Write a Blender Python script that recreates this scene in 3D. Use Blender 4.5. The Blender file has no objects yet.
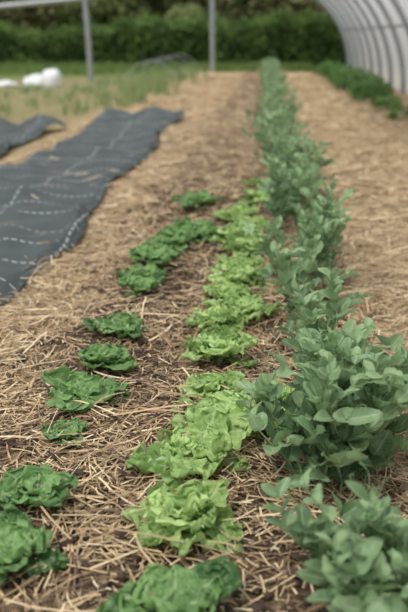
import bpy, math, random
import numpy as np
from mathutils import Vector
rng = np.random.default_rng(7)
random.seed(7)
S = bpy.context.scene
try:
    S.view_settings.view_transform = 'Standard'
except Exception: pass

# ------------------------------------------------------------ helpers
def gz(x, y):
    x = np.asarray(x, float); y = np.asarray(y, float)
    z = 0.012*np.sin(2.3*x+1.1*y)+0.010*np.sin(5.1*y-3.0*x+1)+0.008*np.sin(9.0*x+7.0*y)
    z = z + 0.005*np.sin(17*x-13*y)+0.004*np.sin(23*y+9*x)
    z = z + 0.03*np.exp(-((x+0.2)/0.62)**4)
    return z

def mesh_obj(name, V, F, mat, col=None, smooth=True, parent=None):
    V = np.asarray(V, np.float32); F = np.asarray(F, np.int32)
    me = bpy.data.meshes.new(name)
    me.vertices.add(len(V)); me.vertices.foreach_set('co', V.ravel())
    me.loops.add(F.size); me.loops.foreach_set('vertex_index', F.ravel())
    me.polygons.add(len(F)); me.polygons.foreach_set('loop_start', np.arange(0, F.size, F.shape[1], dtype=np.int32))
    me.update(calc_edges=True)
    if smooth: me.polygons.foreach_set('use_smooth', np.ones(len(F), bool))
    if col is not None:
        a = me.color_attributes.new('Col', 'FLOAT_COLOR', 'POINT')
        c = np.ones((len(V), 4), np.float32); c[:, :3] = col
        a.data.foreach_set('color', c.ravel())
    me.materials.append(mat)
    ob = bpy.data.objects.new(name, me); S.collection.objects.link(ob)
    if parent: ob.parent = parent
    return ob

class B:
    def __init__(s): s.V=[]; s.F=[]; s.C=[]; s.n=0
    def grid(s, P, C):
        nu, nv = P.shape[:2]
        i = np.arange(nu-1)[:, None]*nv+np.arange(nv-1)[None, :]
        f = np.stack([i, i+1, i+nv+1, i+nv], -1).reshape(-1, 4)
        s.F.append(f+s.n); s.V.append(P.reshape(-1, 3)); s.C.append(C.reshape(-1, 3)); s.n += nu*nv
    def tube(s, P, R, c=(0.5, 0, 0), k=6):
        P = np.asarray(P, float); n = len(P)
        R = np.broadcast_to(np.asarray(R, float), (n,))
        T = np.gradient(P, axis=0); T /= np.linalg.norm(T, axis=1)[:, None]+1e-9
        ref = np.array([0.13, 0.21, 0.97]) if abs(T[0, 2]) < 0.8 else np.array([0.97, 0.2, 0.1])
        A = np.cross(T, ref); A /= np.linalg.norm(A, axis=1)[:, None]
        Bn = np.cross(T, A)
        a = np.linspace(0, 2*np.pi, k+1)
        G = P[:, None]+R[:, None, None]*(np.cos(a)[None, :, None]*A[:, None]+np.sin(a)[None, :, None]*Bn[:, None])
        C = np.zeros(G.shape); C[:] = c
        s.grid(G, C)
    def obj(s, name, mat, **k):
        return mesh_obj(name, np.concatenate(s.V), np.concatenate(s.F), mat, np.concatenate(s.C), **k)

def nm(name):
    m = bpy.data.materials.new(name); m.use_nodes = True
    nt = m.node_tree; nt.nodes.clear()
    return m, nt, nt.nodes, nt.links
def mixc(N, L, fac, a, b, mode='MIX'):
    n = N.new('ShaderNodeMix'); n.data_type = 'RGBA'; n.blend_type = mode
    for idx, v in ((0, fac), (6, a), (7, b)):
        if isinstance(v, bpy.types.NodeSocket): L.new(v, n.inputs[idx])
        elif idx == 0: n.inputs[0].default_value = v
        else: n.inputs[idx].default_value = (*v, 1)
    return n.outputs[2]
def mth(N, L, op, a, b=None, c=None, clamp=False):
    n = N.new('ShaderNodeMath'); n.operation = op; n.use_clamp = clamp
    for i, v in enumerate((a, b, c)):
        if v is None: continue
        if isinstance(v, bpy.types.NodeSocket): L.new(v, n.inputs[i])
        else: n.inputs[i].default_value = v
    return n.outputs[0]
def mr(N, L, v, a, b, c=0., d=1., smooth=True):
    n = N.new('ShaderNodeMapRange')
    if smooth: n.interpolation_type = 'SMOOTHSTEP'
    L.new(v, n.inputs[0])
    for i, q in enumerate((a, b, c, d)): n.inputs[i+1].default_value = q
    return n.outputs[0]
def noise(N, L, vec, scale, detail=4, rough=.55, dist=0.):
    n = N.new('ShaderNodeTexNoise'); n.inputs['Scale'].default_value = scale
    n.inputs['Detail'].default_value = detail; n.inputs['Roughness'].default_value = rough
    n.inputs['Distortion'].default_value = dist
    if vec is not None: L.new(vec, n.inputs['Vector'])
    return n.outputs[0]
def bump(N, L, h, strength, dist):
    b = N.new('ShaderNodeBump'); b.inputs['Strength'].default_value = strength
    b.inputs['Distance'].default_value = dist; L.new(h, b.inputs['Height']); return b.outputs[0]

def leaf_mat(name, dark, light, rib, transl=0.35, rough=0.5, noise_scale=30, bs=0.4, rough_ribs=True, spec=0.35):
    m, nt, N, L = nm(name)
    at = N.new('ShaderNodeAttribute'); at.attribute_name = 'Col'
    sp = N.new('ShaderNodeSeparateColor'); L.new(at.outputs['Color'], sp.inputs[0])
    tc = N.new('ShaderNodeTexCoord')
    nz = noise(N, L, tc.outputs['Object'], noise_scale, 3)
    f = mth(N, L, 'ADD', sp.outputs[0], mth(N, L, 'MULTIPLY', mth(N, L, 'SUBTRACT', nz, 0.5), 0.7), clamp=True)
    col = mixc(N, L, f, dark, light)
    if rough_ribs:
        r = mr(N, L, sp.outputs[2], 0.02, 0.12, 0.75, 0.)
        w = mth(N, L, 'SINE', mth(N, L, 'MULTIPLY', mth(N, L, 'SUBTRACT', sp.outputs[1], mth(N, L, 'MULTIPLY', sp.outputs[2], .22)), 48.0))
        v = mr(N, L, w, 0.8, 1.0, 0., 0.25)
        r2 = mth(N, L, 'MAXIMUM', r, v)
        col = mixc(N, L, r2, col, rib)
    p = N.new('ShaderNodeBsdfPrincipled'); L.new(col, p.inputs['Base Color'])
    p.inputs['Roughness'].default_value = rough
    p.inputs['Specular IOR Level'].default_value = spec
    nb = noise(N, L, tc.outputs['Object'], noise_scale*2.2, 2)
    L.new(bump(N, L, nb, bs, 0.006), p.inputs['Normal'])
    t = N.new('ShaderNodeBsdfTranslucent')
    L.new(mixc(N, L, 0.35, col, tuple(min(1, c*1.6) for c in light)), t.inputs['Color'])
    mx = N.new('ShaderNodeMixShader'); mx.inputs[0].default_value = transl
    L.new(p.outputs[0], mx.inputs[1]); L.new(t.outputs[0], mx.inputs[2])
    o = N.new('ShaderNodeOutputMaterial'); L.new(mx.outputs[0], o.inputs[0])
    return m
def simple_mat(name, a, b, scale=8, rough=.7, metal=0., bs=.2, bd=.01):
    m, nt, N, L = nm(name)
    tc = N.new('ShaderNodeTexCoord'); nz = noise(N, L, tc.outputs['Object'], scale)
    p = N.new('ShaderNodeBsdfPrincipled'); L.new(mixc(N, L, nz, a, b), p.inputs['Base Color'])
    p.inputs['Roughness'].default_value = rough; p.inputs['Metallic'].default_value = metal
    L.new(bump(N, L, nz, bs, bd), p.inputs['Normal'])
    o = N.new('ShaderNodeOutputMaterial'); L.new(p.outputs[0], o.inputs[0]); return m

# ------------------------------------------------------------ ground
def ground_mat():
    m, nt, N, L = nm('soil_and_straw')
    g = N.new('ShaderNodeNewGeometry'); pos = g.outputs['Position']
    sp = N.new('ShaderNodeSeparateXYZ'); L.new(pos, sp.inputs[0])
    X, Y = sp.outputs[0], sp.outputs[1]
    big = noise(N, L, pos, 1.6, 5)
    fine = noise(N, L, pos, 45, 5, .7)
    med = noise(N, L, pos, 9, 6, .7, 1.5)
    mp = N.new('ShaderNodeMapping'); mp.inputs['Scale'].default_value = (20, 90, 30); mp.inputs['Rotation'].default_value = (0, 0, .5); L.new(pos, mp.inputs[0])
    fa = noise(N, L, mp.outputs[0], 1., 3, .6, 1.2)
    mp2 = N.new('ShaderNodeMapping'); mp2.inputs['Scale'].default_value = (90, 18, 30); mp2.inputs['Rotation'].default_value = (0, 0, .4); L.new(pos, mp2.inputs[0])
    fb = noise(N, L, mp2.outputs[0], 1., 3, .6, 1.2)
    fib = mth(N, L, 'MAXIMUM', fa, fb)
    straw = mixc(N, L, mr(N, L, fib, .42, .72), (.22, .14, .08), (.74, .56, .34))
    straw = mixc(N, L, mr(N, L, med, .3, .75, 0, .55), straw, (.58, .42, .25))
    straw = mixc(N, L, mr(N, L, Y, 4, 12, 0, .4), straw, (.68, .50, .30))
    soil = mixc(N, L, mr(N, L, fine, .3, .7), (.036, .023, .017), (.125, .080, .055))
    xw = mth(N, L, 'ADD', X, mth(N, L, 'MULTIPLY', mth(N, L, 'SUBTRACT', big, .5), .7))
    bed = mth(N, L, 'MULTIPLY', mr(N, L, xw, -1.0, -.72), mr(N, L, xw, .1, .5, 1, 0))
    sf = mth(N, L, 'MULTIPLY', bed, mr(N, L, med, .34, .58, .35, .97))
    sf = mth(N, L, 'MAXIMUM', sf, mr(N, L, med, .58, .74, 0, .65))
    farbed = mr(N, L, Y, 5, 9, 1, .72)
    sf = mth(N, L, 'MULTIPLY', sf, farbed)
    col = mixc(N, L, sf, straw, soil)
    lw = mth(N, L, 'MULTIPLY', mr(N, L, X, -3.2, -2.4, 1, 0), mr(N, L, med, .36, .58, .15, .85))
    grass = mixc(N, L, fine, (.075, .13, .035), (.20, .28, .085))
    col = mixc(N, L, lw, col, mixc(N, L, fine, (.12, .16, .06), (.27, .27, .12)))
    yw = mth(N, L, 'ADD', Y, mth(N, L, 'MULTIPLY', mth(N, L, 'SUBTRACT', big, .5), 4.))
    gf = mr(N, L, yw, 29.5, 31.5)
    yl = mth(N, L, 'SUBTRACT', yw, mth(N, L, 'MULTIPLY', X, .6))
    gf2 = mth(N, L, 'MULTIPLY', mr(N, L, yl, 27., 32.), mr(N, L, X, -3.6, -3., 1, 0))
    gf = mth(N, L, 'MAXIMUM', gf, gf2)
    col = mixc(N, L, gf, col, grass)
    p = N.new('ShaderNodeBsdfPrincipled'); L.new(col, p.inputs['Base Color']); p.inputs['Roughness'].default_value = .95
    p.inputs['Specular IOR Level'].default_value = .1
    h = mth(N, L, 'ADD', mth(N, L, 'ADD', fib, fine), med)
    L.new(bump(N, L, h, 1., .02), p.inputs['Normal'])
    o = N.new('ShaderNodeOutputMaterial'); L.new(p.outputs[0], o.inputs[0]); return m

xs = np.unique(np.concatenate([np.linspace(-60, -4, 40), np.linspace(-4, 4, 240), np.linspace(4, 60, 40)]))
ys = np.unique(np.concatenate([np.linspace(-3, 0.8, 15), np.linspace(.8, 8, 260), np.linspace(8, 35, 200), np.linspace(35, 110, 30)]))
GX, GY = np.meshgrid(xs, ys, indexing='ij')
P = np.stack([GX, GY, gz(GX, GY)+rng.normal(0, .002, GX.shape)*(np.abs(GX) < 4)], -1)
P[..., 2] += np.where(GY > 45, (GY-45)*.05, 0)
b = B(); b.grid(P, np.zeros(P.shape)); F = np.concatenate(b.F)[:, ::-1]
gr = mesh_obj('ground', np.concatenate(b.V), F, ground_mat())

# ------------------------------------------------------------ straw
def straw_mat():
    m, nt, N, L = nm('straw')
    at = N.new('ShaderNodeAttribute'); at.attribute_name = 'Col'
    sp = N.new('ShaderNodeSeparateColor'); L.new(at.outputs['Color'], sp.inputs[0])
    cr = N.new('ShaderNodeValToRGB'); L.new(sp.outputs[0], cr.inputs[0])
    e = cr.color_ramp.elements
    e[0].position = 0; e[0].color = (.12, .076, .043, 1)
    e[1].position = 1; e[1].color = (.92, .80, .58, 1)
    for p_, c in ((.3, (.33, .22, .12)), (.6, (.62, .45, .26)), (.85, (.80, .64, .41))):
        q = e.new(p_); q.color = (*c, 1)
    p = N.new('ShaderNodeBsdfPrincipled'); L.new(cr.outputs[0], p.inputs['Base Color'])
    p.inputs['Roughness'].default_value = .55; p.inputs['Specular IOR Level'].default_value = .3
    o = N.new('ShaderNodeOutputMaterial'); L.new(p.outputs[0], o.inputs[0]); return m
STR = straw_mat()
SV = []; SF = []; SC = []; sn = 0
def bedness(x):
    return np.clip((x+1.0)/.3, 0, 1)*np.clip((.55-x)/.3, 0, 1)
def patch(x, y):
    return .5+.5*np.sin(4.1*x+2.2*y+1.)*np.sin(3.3*y-1.7*x)+.25*np.sin(11*x+3*y)*np.sin(9*y-4*x)
def straw(n, x0, x1, y0, y1, lmin, lmax, w, lift):
    global sn
    x = rng.uniform(x0, x1, n); y = rng.uniform(y0, y1, n)
    pt = np.clip(patch(x, y), 0, 1)
    pr = 1-bedness(x)*(.25+.64*pt)-(1-bedness(x))*.35*pt**2
    k = rng.uniform(0, 1, n) < pr; x = x[k]; y = y[k]; n = len(x)
    a = rng.uniform(0, 2*np.pi, n); l = lmin+(lmax-lmin)*rng.beta(1.1, 3.2, n)
    tilt = rng.normal(0, .08, n); bend = rng.normal(0, .10, n)
    ww = w*rng.uniform(.35, 1.5, n)
    z = .004+rng.exponential(lift, n)
    M = []
    for t in [-.5, -.17, .17, .5]:
        cx = x+np.cos(a)*l*t - np.sin(a)*bend*l*(t*t*2); cy = y+np.sin(a)*l*t+np.cos(a)*bend*l*(t*t*2)
        cz = gz(cx, cy)+np.maximum(z+l*t*tilt, .003)
        rl = rng.uniform(-.5, .5, n) if t == -.5 else rl
        dx = -np.sin(a)*ww/2*np.cos(rl); dy = np.cos(a)*ww/2*np.cos(rl); dz = ww/2*np.sin(rl)
        M.append(np.stack([np.stack([cx+dx, cy+dy, cz+dz], -1), np.stack([cx-dx, cy-dy, cz-dz], -1)], 1))
    V = np.concatenate(M, 1)
    idx = np.array([[0, 1, 3, 2], [2, 3, 5, 4], [4, 5, 7, 6]])
    Fc = (np.arange(n)*8)[:, None, None]+idx[None]
    c = rng.beta(1.9, 1.8, n)-.16*bedness(x)*rng.uniform(0, 1, n)
    C = np.zeros((n, 8, 3)); C[..., 0] = np.clip(c, 0, 1)[:, None]
    SV.append(V.reshape(-1, 3)); SF.append(Fc.reshape(-1, 4)+sn); SC.append(C.reshape(-1, 3)); sn += n*8
straw(100000, -1.9, 1.5, 1.1, 5.5, .012, .21, .0036, .009)
straw(5000, -1.5, 1.3, 1.2, 5.5, .15, .38, .0050, .016)
straw(45000, -2.6, 2.4, 5.5, 13, .05, .30, .007, .010)
straw(15000, -2.2, 2.4, 13, 27, .10, .4, .014, .012)
mesh_obj('straw_mulch', np.concatenate(SV), np.concatenate(SF), STR, np.concatenate(SC), smooth=False)

# soil clods
b = B()
th = np.linspace(0, np.pi, 5); ph = np.linspace(0, 2*np.pi, 7)
T_, P_ = np.meshgrid(th, ph, indexing='ij')
sph = np.stack([np.sin(T_)*np.cos(P_), np.sin(T_)*np.sin(P_), np.cos(T_)], -1)
for i in range(7500):
    x = rng.uniform(-1.0, .45); y = 1.2+6*rng.uniform()**1.3
    if patch(x, y) < rng.uniform(0, .7): continue
    r = .004+.018*rng.beta(1.2, 4)
    q = sph*(1+.25*np.sin(sph@rng.normal(0, 2.5, 3)+rng.uniform(0, 6)))[..., None]*r*rng.uniform(.7, 1.3, 3)
    q = q+np.array([x, y, float(gz(x, y))+r*.5])
    b.grid(q, np.full(q.shape, rng.uniform()))
b.obj('soil_clods', simple_mat('dark_soil', (.032, .020, .015), (.12, .077, .052), 60, .95, 0, .5, .004))

# ------------------------------------------------------------ lettuce
def smooth(x): x = np.clip(x, 0, 1); return x*x*(3-2*x)
def lettuce_leaf(bd, L, W, az, tilt, curl, ruf, frq, lob, cup, shade, r0, z0, nu=40, nv=23):
    u = np.linspace(0, 1, nu); v = np.linspace(-1, 1, nv)
    th = tilt-curl*u**1.4
    r = np.concatenate([[0], np.cumsum(np.cos((th[1:]+th[:-1])/2))])/(nu-1)*L
    z = np.concatenate([[0], np.cumsum(np.sin((th[1:]+th[:-1])/2))])/(nu-1)*L
    base = .16+.84*smooth(u/.65)
    tip = np.clip(1-(np.clip((u-.60)/.40, 0, 1))**2.2, 0, 1)**.5
    p1, p2, p3, p4, p5 = rng.uniform(0, 6.28, 5)
    U, Vv = np.meshgrid(u, v, indexing='ij')
    sgn = np.sign(Vv); aV = np.abs(Vv)
    wl = W*base*tip
    lobes = 1+lob*(np.sin(frq*5.2*U+p1+sgn*.8)+.7*np.abs(np.sin(frq*8.*U+p2+sgn))-.3+.3*np.sin(31*U+p5))*smooth((U-.12)/.2)
    lat = wl[:, None]*Vv*(1+(lobes-1)*aV**1.5)
    ext = 1+(lob*.8*np.sin(6*Vv+p3)+lob*.5*np.sin(15*Vv+p1))*smooth((U-.6)/.4)
    wgt = np.maximum(aV**1.6*smooth((U-.1)/.3), smooth((U-.55)/.45)*.9)
    dn = ruf*wgt*(np.sin(frq*6.3*U+p2+sgn*1.3)+.6*np.sin(frq*12*U+p4+3*Vv)+.65*np.sin(12*Vv+p1)*smooth((U-.4)/.5))
    dn = dn+cup*W*Vv**2*base[:, None]-.012*W/.08*(aV < .1)*.3+.05*W*np.sin(16*U+9*aV+p3)+.04*W*np.sin(25*U-14*Vv+p5)
    droop = -.25*W*smooth((U-.5)/.5)*aV*np.sin(p4)
    TH = th[:, None]
    R = r[:, None]*ext-np.sin(TH)*dn + r0
    Z = z[:, None]*(.5+.5*ext)+np.cos(TH)*(dn+droop) + z0
    bend = rng.normal(0, .25)
    lat = lat+bend*r[:, None]**2*3
    ca, sa = math.cos(az), math.sin(az)
    Z = np.maximum(Z, .008+.004*np.abs(np.sin(20*U+7*Vv)))
    P = np.stack([R*ca-lat*sa, R*sa+lat*ca, Z], -1)
    C = np.stack([np.full(U.shape, shade)+.35*wgt*(U > .3), U, aV], -1)
    bd.grid(P, C)
def lettuce_mesh(kind):
    bd = B()
    if kind == 'frilly':
        n = 18
        for k in range(n):
            f = k/(n-1)
            lettuce_leaf(bd, .172*(1-.50*f)*rng.uniform(.75, 1.15), .068*(1-.38*f)*rng.uniform(.8, 1.2), k*2.4+rng.normal(0, .35),
                math.radians(14+58*f**1.1+rng.normal(0, 9)), math.radians(14+38*f+rng.normal(0, 8)), .0125*(1-.2*f), rng.uniform(2.2, 3.4), .12, .10+.12*f,
                .15+.45*f+rng.normal(0, .2), .004, .012+.015*f)
    else:
        n = 13
        for k in range(n):
            f = k/(n-1)
            lettuce_leaf(bd, .165*(1-.48*f)*rng.uniform(.8, 1.12), .068*(1-.32*f)*rng.uniform(.85, 1.15), k*2.4+rng.normal(0, .3),
                math.radians(12+44*f+rng.normal(0, 7)), math.radians(14+28*f+rng.normal(0, 7)), .0085, rng.uniform(1.8, 2.6), .11, .10+.15*f,
                .15+.5*f+rng.normal(0, .2), .004, .010+.012*f)
    bd.tube([[0, 0, -.03], [0, 0, .01], [0, 0, .03]], [.014, .016, .006], (.6, .5, 0), 8)
    return bd
M_LIGHT = leaf_mat('lettuce_leaf_bright', (.14, .27, .055), (.52, .70, .27), (.64, .77, .44), .32, .42, 26, .45)
M_DARK = leaf_mat('lettuce_leaf_green', (.05, .13, .035), (.24, .41, .14), (.40, .55, .27), .28, .40, 26, .45)
templates = {}
def get_t(kind, i):
    if (kind, i) not in templates:
        bd = lettuce_mesh(kind); ob = bd.obj('tmp', M_LIGHT if kind == 'frilly' else M_DARK)
        me = ob.data; me.name = f'lettuce_{kind}_mesh'; bpy.data.objects.remove(ob)
        templates[(kind, i)] = me
    return templates[(kind, i)]
cnt = [0]
def lettuce(kind, x, y, w, hz=1.0, name=None):
    me = get_t(kind, cnt[0] % 6); cnt[0] += 1
    ob = bpy.data.objects.new(name or ('green_lettuce' if kind != 'frilly' else 'frilly_lettuce'), me); S.collection.objects.link(ob)
    s = w/.31
    ob.location = (x, y, float(gz(x, y))+.002); ob.scale = (s, s, s*hz); ob.rotation_euler = (rng.normal(0, .04), rng.normal(0, .04), rng.uniform(0, 6.28))
F_ = 'frilly'; G_ = 'green'
for x, y, w in [(-.18, 1.87, .31), (-.18, 2.20, .32), (-.13, 2.42, .32), (.02, 2.60, .25), (-.17, 2.68, .25),
                (-.165, 3.02, .31), (-.19, 3.38, .28), (-.11, 3.58, .28), (-.19, 3.80, .28), (-.14, 4.05, .31), (-.15, 4.38, .31), (-.10, 4.70, .31),
                (-.18, 4.95, .31), (-.11, 5.35, .32), (-.18, 5.70, .30), (-.07, 6.2, .28), (-.05, 6.9, .26)]:
    lettuce(F_, x, y, w, .92)
for x, y, w in [(-.18, 1.47, .30), (-.575, 1.67, .26), (-.59, 1.94, .24), (-.60, 2.33, .16), (-.60, 2.58, .31), (-.60, 2.93, .24), (-.60, 3.28, .26),
                (-.61, 3.90, .24), (-.63, 4.2, .27), (-.59, 4.42, .31), (-.57, 4.72, .33), (-.52, 4.98, .33), (-.47, 5.30, .34), (-.38, 5.05, .29), (-.50, 6.05, .36), (-.64, 4.60, .26)]:
    lettuce(G_, x, y, w, .95)

# ------------------------------------------------------------ peas
M_PEA = leaf_mat('pea_leaf', (.085, .17, .075), (.34, .48, .25), (.44, .57, .34), .32, .48, 40, .15, True, .4)
def unit(v): return v/(np.linalg.norm(v)+1e-9)
def tmpl(nu, nv):
    u = np.linspace(0, 1, nu); v = np.linspace(-1, 1, nv)
    w = np.sin(np.pi*np.clip(u, 0, 1)**.9)**.55*.5; w[0] = .04; w[-1] = .0
    U, V = np.meshgrid(u, v, indexing='ij')
    return U, V, w[:, None]*V
TH, TL = tmpl(12, 5), tmpl(3, 3)
def oval(bd, p, d, up, L, W, shade, hi, fold=.25, droop=.15):
    U, V, lat = TH if hi else TL
    d = unit(d); s = unit(np.cross(d, up)); n = np.cross(s, d)
    P = p+(U*L)[..., None]*d+(lat*W)[..., None]*s+((lat**2*W*fold*4)-droop*L*U**2+.03*L*np.sin(9*U+V*2))[..., None]*n
    bd.grid(P, np.stack([np.full(U.shape, shade), U, np.abs(V)], -1))
def pea(bd, x, y, h, lean, hi, sc=1.0):
    z = float(gz(x, y)); n = max(4, int(round(h/.058))) if hi else 5
    t = np.linspace(0, 1, n+1)
    wob = rng.normal(0, .012, (n+1, 2)).cumsum(0)
    pts = np.stack([x+lean[0]*t**1.5+wob[:, 0], y+lean[1]*t**1.5+wob[:, 1], z-.02+h*t**.9], -1)
    bd.tube(pts, np.linspace(.0038, .0022, n+1)*(1 if hi else 1.6), (.75, .3, .5), 5 if hi else 3)
    az = rng.uniform(0, 6.28)
    up = np.array([0, 0, 1.])
    for k in range(1, n+1):
        p = pts[k]; az += math.pi+rng.normal(0, .4)
        f = k/n; size = sc*(1.08-.5*abs(f-.55))
        dirh = np.array([math.cos(az), math.sin(az), 0]); side = np.array([-dirh[1], dirh[0], 0])
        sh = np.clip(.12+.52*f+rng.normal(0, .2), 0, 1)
        if f > .85: size *= .8; sh = min(1, sh+.2)
        for s_ in (-1, 1):
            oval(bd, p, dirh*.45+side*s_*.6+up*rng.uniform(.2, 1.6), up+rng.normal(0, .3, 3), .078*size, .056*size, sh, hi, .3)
        el = rng.uniform(.4, 1.3); pd = unit(dirh*math.cos(el)+up*math.sin(el)); pl = .105*size*rng.uniform(.8, 1.3)
        q = np.array([p+pd*pl*a-up*.012*a*a for a in (0, .45, 1.0)])
        if hi: bd.tube(q, .0014, (.7, .3, .5), 4)
        for a in (1, 2) if hi else (2,):
            for s_ in (-1, 1):
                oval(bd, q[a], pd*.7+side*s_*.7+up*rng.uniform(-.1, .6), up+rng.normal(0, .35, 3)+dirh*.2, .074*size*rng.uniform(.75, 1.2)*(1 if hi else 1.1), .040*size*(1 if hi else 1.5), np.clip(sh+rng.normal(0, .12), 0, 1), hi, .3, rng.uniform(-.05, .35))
        if hi and f > .4:
            a = np.linspace(0, 1, 9); c = .014*size
            bp = q[-1]+pd*(.09*size*a)[:, None]+side*(c*np.sin(a*9)*a)[:, None]+up*(c*np.cos(a*9)*a+.03*a)[:, None]
            bd.tube(bp, .0010, (.9, .3, .5), 3)
bd = B()
def row(y0, y1, per_m, x0, sx, h, hi, sc=1.):
    for i in range(int((y1-y0)*per_m)):
        y = rng.uniform(y0, y1); x = x0+rng.normal(0, sx)
        x += .05*math.sin(3.1*y)
        pea(bd, x, y, h*rng.uniform(.55, 1.3), rng.normal(0, .08, 2)+np.array([.02, 0]), hi, sc)
for i in range(10): pea(bd, rng.uniform(.14, .40), rng.uniform(1.38, 1.64), rng.uniform(.12, .22), rng.normal(0, .06, 2), True, 1.)
for i in range(13): pea(bd, rng.uniform(.15, .36), rng.uniform(2.05, 2.5), rng.uniform(.24, .38), rng.normal(0, .07, 2)+np.array([.03, 0]), True, 1.05)
for i in range(4): pea(bd, rng.uniform(.12, .20), rng.uniform(2.1, 2.45), rng.uniform(.18, .26), (-.10+rng.normal(0, .03), 0), True, 1.)
row(2.5, 3.3, 8, .19, .05, .30, True, 1.)
row(3.3, 4.6, 9, .18, .05, .34, True, 1.)
row(4.6, 7.5, 10, .15, .06, .35, True, 1.)
row(7.5, 14, 9, .11, .07, .36, False, 1.1)
row(14, 30, 6, .04, .06, .36, False, 1.3)
bd.obj('pea_plant_row', M_PEA)

# ------------------------------------------------------------ weed fabric
def fabric_mat():
    m, nt, N, L = nm('woven_ground_cover')
    g = N.new('ShaderNodeNewGeometry'); at = N.new('ShaderNodeAttribute'); at.attribute_name = 'Col'
    sp = N.new('ShaderNodeSeparateColor'); L.new(at.outputs['Color'], sp.inputs[0])
    U, V = sp.outputs[0], sp.outputs[1]
    def lines(c, step, w, other, dash):
        f = mth(N, L, 'FRACT', mth(N, L, 'DIVIDE', c, step)); a = mth(N, L, 'LESS_THAN', f, w/step)
        d = mth(N, L, 'LESS_THAN', mth(N, L, 'FRACT', mth(N, L, 'DIVIDE', other, dash)), .62)
        return mth(N, L, 'MULTIPLY', a, d)
    ln = mth(N, L, 'MAXIMUM', lines(U, .60, .011, V, .10), lines(V, .40, .014, U, .05))
    nz = noise(N, L, g.outputs['Position'], 3, 5)
    n2 = noise(N, L, g.outputs['Position'], 160, 2)
    col = mixc(N, L, nz, (.034, .043, .044), (.078, .094, .094))
    col = mixc(N, L, mr(N, L, nz, .6, .8, 0, .3), col, (.22, .19, .15))
    col = mixc(N, L, mth(N, L, 'MULTIPLY', ln, .6), col, (.60, .63, .64))
    p = N.new('ShaderNodeBsdfPrincipled'); L.new(col, p.inputs['Base Color']); p.inputs['Roughness'].default_value = .6
    p.inputs['Specular IOR Level'].default_value = .3
    L.new(bump(N, L, n2, .3, .002), p.inputs['Normal'])
    o = N.new('ShaderNodeOutputMaterial'); L.new(p.outputs[0], o.inputs[0]); return m
FM = fabric_mat()
def fabric(name, xl, xr_, y0, y1, seed, amp):
    ys_ = np.linspace(y0, y1, 320); a = np.linspace(0, 1, 80)
    Yg, A = np.meshgrid(ys_, a, indexing='ij')
    l = xl(Yg); r = xr_(Yg); Xg = l+(r-l)*A
    Yw = Yg+.10*np.sin(3*Xg+seed)*smooth((Yg-y1+2)/2)
    Z = gz(Xg, Yw)+.045+amp*(np.abs(np.sin(2.1*Xg+1.3*Yg+seed))**3+.6*np.abs(np.sin(3.7*Yg-1.9*Xg))**6+.6*np.abs(np.sin(1.1*Yg+5*Xg+seed*2))**10+.3*np.abs(np.sin(2.6*Yg+1.2*Xg+seed))**14)
    e = smooth((A-.94)/.06)
    Z = Z-e*.03+.04*np.exp(-((A-.95)/.03)**2)*np.maximum(0, np.sin(1.4*Yg+seed))
    Z = Z+.10*smooth((Yg-y1+1.4)/1.2)*np.abs(np.sin(5*Xg+2*Yg))
    C = np.stack([Xg+.05*np.sin(1.2*Yg), Yg+.12*np.sin(1.5*Xg+.7*Yg), 0*Xg], -1)
    b = B(); b.grid(np.stack([Xg, Yw, Z], -1), C)
    o = b.obj(name, FM); m_ = o.modifiers.new('t', 'SOLIDIFY'); m_.thickness = .003
fabric('weed_barrier_fabric', lambda y: -2.42+.08*np.sin(.8*y), lambda y: -1.20+.07*np.sin(1.5*y+.5)+.02*np.sin(4.1*y)-.016*(y-4), 2.2, 13.2, .4, .028)
fabric('weed_barrier_fabric', lambda y: -4.4+.1*np.sin(y), lambda y: -2.75+.1*np.sin(1.1*y), 5.0, 11.6, 2.1, .03)

# ------------------------------------------------------------ left beds: onion / garlic tufts
M_ON = leaf_mat('onion_leaf', (.12, .19, .06), (.31, .39, .17), (.3, .4, .2), .2, .5, 10, .1, False)
b = B()
def blade(b, x, y, h, w, az, lean, sh):
    t = np.linspace(0, 1, 5); z0 = float(gz(x, y))
    c = np.stack([x+math.cos(az)*lean*t**2, y+math.sin(az)*lean*t**2, z0-.01+h*t*(1-.25*t*lean/h)], -1)
    s = np.array([-math.sin(az), math.cos(az), 0])
    ww = w*np.array([.7, 1, .8, .5, .05])/2
    P = np.stack([c-s*ww[:, None], c+np.array([0, 0, .15*w]), c+s*ww[:, None]], 1)
    b.grid(P, np.full(P.shape, sh))
for rx, y0, y1, n, hh in ((-2.45, 15, 28.5, 85, .40), (-3.15, 13.5, 28, 75, .36), (-4.2, 12.5, 28, 80, .26), (-5.4, 12, 20.3, 45, .22)):
    for i in range(n):
        x = rx+rng.normal(0, .20); y = rng.uniform(y0, y1)
        for k in range(8): blade(b, x+rng.normal(0, .05), y+rng.normal(0, .05), hh*rng.uniform(.4, 1.2), .018, rng.uniform(0, 6.28), rng.uniform(.03, .25), rng.uniform(.1, .9))
b.obj('onion_plant_rows', M_ON)
b = B()
for i in range(13000):
    x = rng.uniform(-16, 9); y = rng.uniform(30.2, 33.2)
    if x < -4: y = rng.uniform(27.5, 33.2)
    if 2.3 < x < 3.2 or 1.5 < x < 2.4: continue
    blade(b, x, y, rng.uniform(.08, .38), .03, rng.uniform(0, 6.28), rng.uniform(.02, .12), np.clip(.4+.35*math.sin(x*1.7)*math.sin(y*2)+rng.normal(0, .2), 0, 1))
b.obj('grass_verge', leaf_mat('grass', (.08, .14, .035), (.25, .34, .10), (.3, .4, .2), .3, .6, 5, .1, False))

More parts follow.
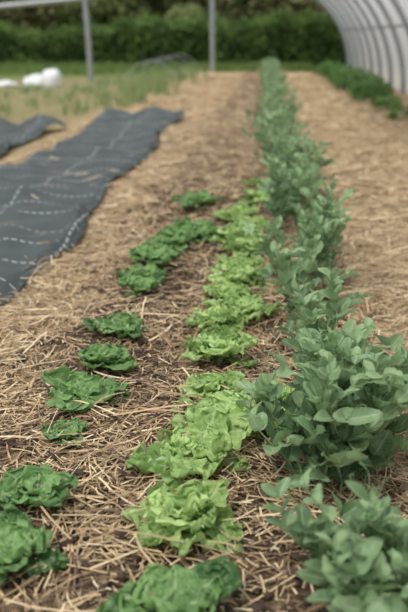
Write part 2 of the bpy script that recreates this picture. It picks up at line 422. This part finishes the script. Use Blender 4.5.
# ------------------------------------------------------------ right: leafy potato row
M_POT = leaf_mat('potato_leaf', (.06, .15, .04), (.19, .35, .10), (.3, .45, .18), .28, .5, 12, .3)
b = B()
def bush(b, x, y, r, h, n):
    z0 = float(gz(x, y))
    for s_ in range(5):
        a = rng.uniform(0, 6.28); e = np.array([x+math.cos(a)*r*.6, y+math.sin(a)*r*.6, z0+h*.8])
        b.tube([[x, y, z0-.02], [(x+e[0])/2, (y+e[1])/2, z0+h*.5], e], .006, (.5, 0, .5), 4)
    for i in range(n):
        a = rng.uniform(0, 6.28); q = rng.uniform(0, 1)**.5; zz = rng.uniform(.15, 1)
        p = np.array([x+math.cos(a)*r*q*(1.1-.4*zz), y+math.sin(a)*r*q*(1.1-.4*zz), z0+h*zz*(1-.3*q*q)])
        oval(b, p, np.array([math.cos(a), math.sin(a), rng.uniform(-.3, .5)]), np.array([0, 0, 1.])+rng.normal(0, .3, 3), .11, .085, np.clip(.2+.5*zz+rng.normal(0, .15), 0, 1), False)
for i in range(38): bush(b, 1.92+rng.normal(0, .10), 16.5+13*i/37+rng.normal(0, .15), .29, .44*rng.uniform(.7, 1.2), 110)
for x, y in ((2.0, 13.1), (1.95, 14.6), (2.35, 12.2), (2.1, 15.6), (2.4, 19), (2.35, 22)): bush(b, x, y, .20, .22, 60)
b.obj('potato_plant_row', M_POT)

# ------------------------------------------------------------ polytunnel
STEEL = simple_mat('galvanised_steel', (.24, .26, .27), (.40, .42, .43), 6, .5, .4, .05)
def plastic():
    m, nt, N, L = nm('polythene_sheet')
    tc = N.new('ShaderNodeTexCoord'); nz = noise(N, L, tc.outputs['Object'], 1.2, 4)
    p = N.new('ShaderNodeBsdfPrincipled'); L.new(mixc(N, L, nz, (.70, .73, .76), (.88, .90, .92)), p.inputs['Base Color']); p.inputs['Roughness'].default_value = .3
    L.new(bump(N, L, nz, .4, .05), p.inputs['Normal'])
    t = N.new('ShaderNodeBsdfTranslucent'); t.inputs[0].default_value = (.93, .95, .97, 1)
    tr = N.new('ShaderNodeBsdfTransparent'); tr.inputs[0].default_value = (.92, .94, .96, 1)
    a = N.new('ShaderNodeMixShader'); a.inputs[0].default_value = .65; L.new(p.outputs[0], a.inputs[1]); L.new(t.outputs[0], a.inputs[2])
    c = N.new('ShaderNodeMixShader'); c.inputs[0].default_value = .18; L.new(a.outputs[0], c.inputs[1]); L.new(tr.outputs[0], c.inputs[2])
    o = N.new('ShaderNodeOutputMaterial'); L.new(c.outputs[0], o.inputs[0]); return m
PT = bpy.data.objects.new('polytunnel', None); S.collection.objects.link(PT)
hy = np.arange(9.0, 33.1, 2.0)
amax = math.radians(78)
def arch(a, g=0.): return (2.85+g)*math.cos(a), (3.0+g)*math.sin(a)
for i, y in enumerate(hy):
    b = B(); aa = np.linspace(-.02, amax, 24)
    b.tube([[arch(a)[0], y, arch(a)[1]] for a in aa], .055, (.5, 0, 0), 8)
    b.obj(f'hoop_{i+1}', STEEL, parent=PT)
b = B()
for a in (math.radians(28), amax):
    xx, zz = arch(a, -.05); b.tube([[xx, hy[0]-.1, zz], [xx, 20, zz], [xx, hy[-1]+.1, zz]], .025, (.5, 0, 0), 8)
b.obj('purlins', STEEL, parent=PT)
yy = np.linspace(hy[0]-.2, hy[-1]+.2, 161); aa = np.linspace(0.01, amax, 40)
Yg, Ag = np.meshgrid(yy, aa, indexing='ij')
sag = -.05*np.abs(np.sin(np.pi*(Yg-hy[0])/2.0))
Pp = np.stack([(2.93+sag)*np.cos(Ag), Yg, (3.08+sag)*np.sin(Ag)], -1)
b = B(); b.grid(Pp, np.zeros(Pp.shape)); b.obj('cover_sheet', plastic(), parent=PT)

# ------------------------------------------------------------ open steel frame on the left
FR = bpy.data.objects.new('greenhouse_frame', None); S.collection.objects.link(FR)
b = B(); b.tube([[-4.78, 23.2, -.1], [-4.80, 23.2, 1], [-4.86, 23.2, 2.2]], .075, (.5, 0, 0), 10); b.obj('post_1', STEEL, parent=FR)
b = B(); b.tube([[-1.95, 29.8, -.1], [-1.96, 29.8, 1.2], [-1.99, 29.8, 3.4]], .085, (.5, 0, 0), 10); b.obj('post_2', STEEL, parent=FR)
b = B(); b.tube([[-10, 23.2, 1.75], [-7.0, 23.2, 1.93], [-4.86, 23.2, 2.12], [-2.2, 23.2, 2.5]], .075, (.5, 0, 0), 10); b.obj('cross_rail', STEEL, parent=FR)
b = B(); b.tube([[-2.2, 23.1, 2.5], [-2.12, 27, 2.9], [-1.99, 29.9, 3.35]], .05, (.5, 0, 0), 8); b.obj('side_rail', STEEL, parent=FR)
b = B(); b.tube([[-10, 23.2, -.1], [-10, 23.2, 1.75]], .07, (.5, 0, 0), 10); b.obj('post_3', STEEL, parent=FR)
for i in range(4):
    y = 21.0+2.2*i; b = B(); t = np.linspace(0, np.pi, 17)
    b.tube(np.stack([-2.85+.65*np.cos(t), y+0*t, -.03+.66*np.sin(t)], -1), .009, (.5, 0, 0), 6); b.obj('low_wire_hoop', STEEL)

def bag(x, y, w, h):
    th = np.linspace(0, np.pi, 22); ph = np.linspace(0, 2*np.pi, 34)
    T_, P_ = np.meshgrid(th, ph, indexing='ij')
    q = np.stack([np.sin(T_)*np.cos(P_), np.sin(T_)*np.sin(P_), np.cos(T_)], -1)
    k = rng.normal(0, 3, (3, 3)); d = 1+.16*np.abs(np.sin(q@k[0]))+.14*np.abs(np.sin(q@k[1]*1.7))-.12*np.sin(q@k[2]*1.3)
    P = q*d[..., None]*np.array([w/2, w/2.6, h*.62]); P[..., 2] = np.maximum(P[..., 2]+h*.35, 0)
    P[:, -1] = P[:, 0]
    b = B(); b.grid(P+np.array([x, y, float(gz(x, y))-.005]), np.zeros(P.shape)); b.obj('crumpled_plastic_sack', WH)
WH = simple_mat('white_plastic', (.68, .70, .73), (.85, .85, .85), 5, .45)
bag(-5.35, 21.2, .40, .42); bag(-5.75, 21.4, .55, .26); bag(-6.35, 20.8, .45, .14)

# ------------------------------------------------------------ hedge and trees
M_HEDGE = leaf_mat('hedge_leaf', (.038, .078, .018), (.155, .25, .058), (.1, .2, .05), .28, .6, .8, .1, False)
def cards(P, size, sh):
    n = len(P); d1 = rng.normal(0, 1, (n, 3)); d1 /= np.linalg.norm(d1, axis=1)[:, None]
    d2 = np.cross(d1, rng.normal(0, 1, (n, 3))); d2 /= np.linalg.norm(d2, axis=1)[:, None]
    s = (size*rng.uniform(.6, 1.3, n))[:, None]
    V = np.stack([P-d1*s, P-d2*s*.55, P+d1*s, P+d2*s*.55], 1).reshape(-1, 3)
    F = np.arange(n*4).reshape(-1, 4); C = np.zeros((n*4, 3)); C[:, 0] = np.repeat(np.clip(sh, 0, 1), 4); C[:, 1:] = .5
    return V, F, C
def merge(name, parts, mat):
    V = np.concatenate([p[0] for p in parts]); C = np.concatenate([p[2] for p in parts]); o = 0; Fs = []
    for p in parts: Fs.append(p[1]+o); o += len(p[0])
    return mesh_obj(name, V, np.concatenate(Fs), mat, C, smooth=False)
n = 62000; HY = 33.9
hx = rng.uniform(-26, 16, n)
def htop(x): return 1.32+.12*np.sin(.9*x)+.09*np.sin(2.3*x+1)+.05*np.sin(5.1*x)+.40*smooth((x+8)/7)
top = htop(hx)
f = rng.uniform(0, 1, n); face = f < .62
hyy = np.where(face, HY+rng.normal(0, .14, n)+.2*np.sin(1.7*hx), rng.uniform(HY, HY+2.2, n))
hz = np.where(face, rng.uniform(0, 1, n)**.8*top, top+rng.normal(0, .12, n))
clump = .38*np.sin(2.9*hx+3*hz)*np.sin(1.3*hx-4*hz)
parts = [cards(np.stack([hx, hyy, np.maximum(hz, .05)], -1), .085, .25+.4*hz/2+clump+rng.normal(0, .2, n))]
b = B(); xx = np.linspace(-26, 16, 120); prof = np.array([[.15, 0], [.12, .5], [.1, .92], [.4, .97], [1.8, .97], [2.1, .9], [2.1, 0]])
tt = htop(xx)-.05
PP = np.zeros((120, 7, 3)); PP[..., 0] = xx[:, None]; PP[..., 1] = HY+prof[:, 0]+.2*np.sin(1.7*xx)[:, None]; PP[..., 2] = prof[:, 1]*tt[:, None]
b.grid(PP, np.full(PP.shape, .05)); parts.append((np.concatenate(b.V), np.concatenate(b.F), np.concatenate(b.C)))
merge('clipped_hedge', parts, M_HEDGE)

BARK = simple_mat('bark', (.09, .075, .055), (.20, .17, .13), 12, .9)
foli = [leaf_mat('tree_leaf_olive', (.18, .17, .08), (.44, .41, .22), (.2, .2, .1), .35, .7, .6, .1, False),
        leaf_mat('tree_leaf_green', (.12, .16, .055), (.30, .35, .14), (.2, .2, .1), .35, .7, .6, .1, False)]
TM = []
for k in range(5):
    par = [] ; n = 3200; blobs = [(rng.normal(0, 1.3), rng.normal(0, 1.1), rng.uniform(1.2, 7), rng.uniform(1.0, 2.0)) for _ in range(13)]
    for bx, by, bz, br in blobs:
        d = rng.normal(0, 1, (n//13*2, 3)); d /= np.linalg.norm(d, axis=1)[:, None]
        p = d*br*rng.uniform(.6, 1, (len(d), 1))+np.array([bx, by, bz]); p[:, 2] = np.maximum(p[:, 2], .1)
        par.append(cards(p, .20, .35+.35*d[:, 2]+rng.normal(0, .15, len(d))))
    V = np.concatenate([p[0] for p in par]); C = np.concatenate([p[2] for p in par]); o = 0; Fs = []
    for p in par: Fs.append(p[1]+o); o += len(p[0])
    t = B(); t.tube([[0, 0, -.2], [.05, 0, 1.5], [0, .1, 3], [.2, 0, 6]], [.2, .17, .13, .05], (.1, 0, 0), 8)
    for _ in range(5):
        z = rng.uniform(1.3, 4); a = rng.uniform(0, 6.28)
        t.tube([[.03, 0, z], [math.cos(a)*.8, math.sin(a)*.8, z+.8], [math.cos(a)*1.6, math.sin(a)*1.6, z+2]], [.08, .05, .02], (.1, 0, 0), 6)
    tv = np.concatenate(t.V); tf = np.concatenate(t.F)
    ob = mesh_obj('tmp', np.concatenate([V, tv]), np.concatenate(Fs+[tf+len(V)]), foli[k % 2], np.concatenate([C, np.concatenate(t.C)]), smooth=False)
    me = ob.data; me.materials.append(BARK)
    mi = np.zeros(len(me.polygons), np.int32); mi[-len(tf):] = 1; me.polygons.foreach_set('material_index', mi)
    me.name = 'tree_mesh'; bpy.data.objects.remove(ob); TM.append(me)
i = 0
for y, xa, xb, st in ((46, -30, 24, 3.6), (54, -34, 28, 3.3)):
    x = xa
    while x < xb:
        ob = bpy.data.objects.new('broadleaf_tree', TM[i % 5]); S.collection.objects.link(ob); i += 1
        yy_ = y+rng.uniform(-1.5, 1.5)
        ob.location = (x, yy_, float(gz(x, yy_))+max(0, yy_-45)*.05); s = rng.uniform(.85, 1.25); ob.scale = (s, s, s); ob.rotation_euler = (0, 0, rng.uniform(0, 6.28))
        x += st*rng.uniform(.8, 1.2)

# ------------------------------------------------------------ light
w = bpy.data.worlds.new('overcast_sky'); S.world = w; w.use_nodes = True
nt = w.node_tree; N, L = nt.nodes, nt.links; N.clear()
tc = N.new('ShaderNodeTexCoord'); nz = noise(N, L, tc.outputs['Generated'], 2.5, 5)
bg = N.new('ShaderNodeBackground'); L.new(mixc(N, L, nz, (.88, .92, .97), (.98, .98, .98)), bg.inputs[0]); bg.inputs[1].default_value = 0.92
o = N.new('ShaderNodeOutputWorld'); L.new(bg.outputs[0], o.inputs[0])
sd = bpy.data.lights.new('sun', 'SUN'); sd.energy = 2.2; sd.angle = math.radians(18); sd.color = (1, .98, .94)
so = bpy.data.objects.new('sun', sd); S.collection.objects.link(so); so.rotation_euler = (math.radians(20), math.radians(-20), 0)

# ------------------------------------------------------------ camera
cd = bpy.data.cameras.new('camera'); cam = bpy.data.objects.new('camera', cd); S.collection.objects.link(cam); S.camera = cam
cam.location = (0, 0, 1.22); cam.rotation_euler = (math.radians(72.3), 0, math.radians(4.3))
cd.sensor_fit = 'VERTICAL'; cd.sensor_height = 36; cd.lens = 50
cd.dof.use_dof = True; cd.dof.focus_distance = 2.65; cd.dof.aperture_fstop = 2.3
cd.clip_end = 300
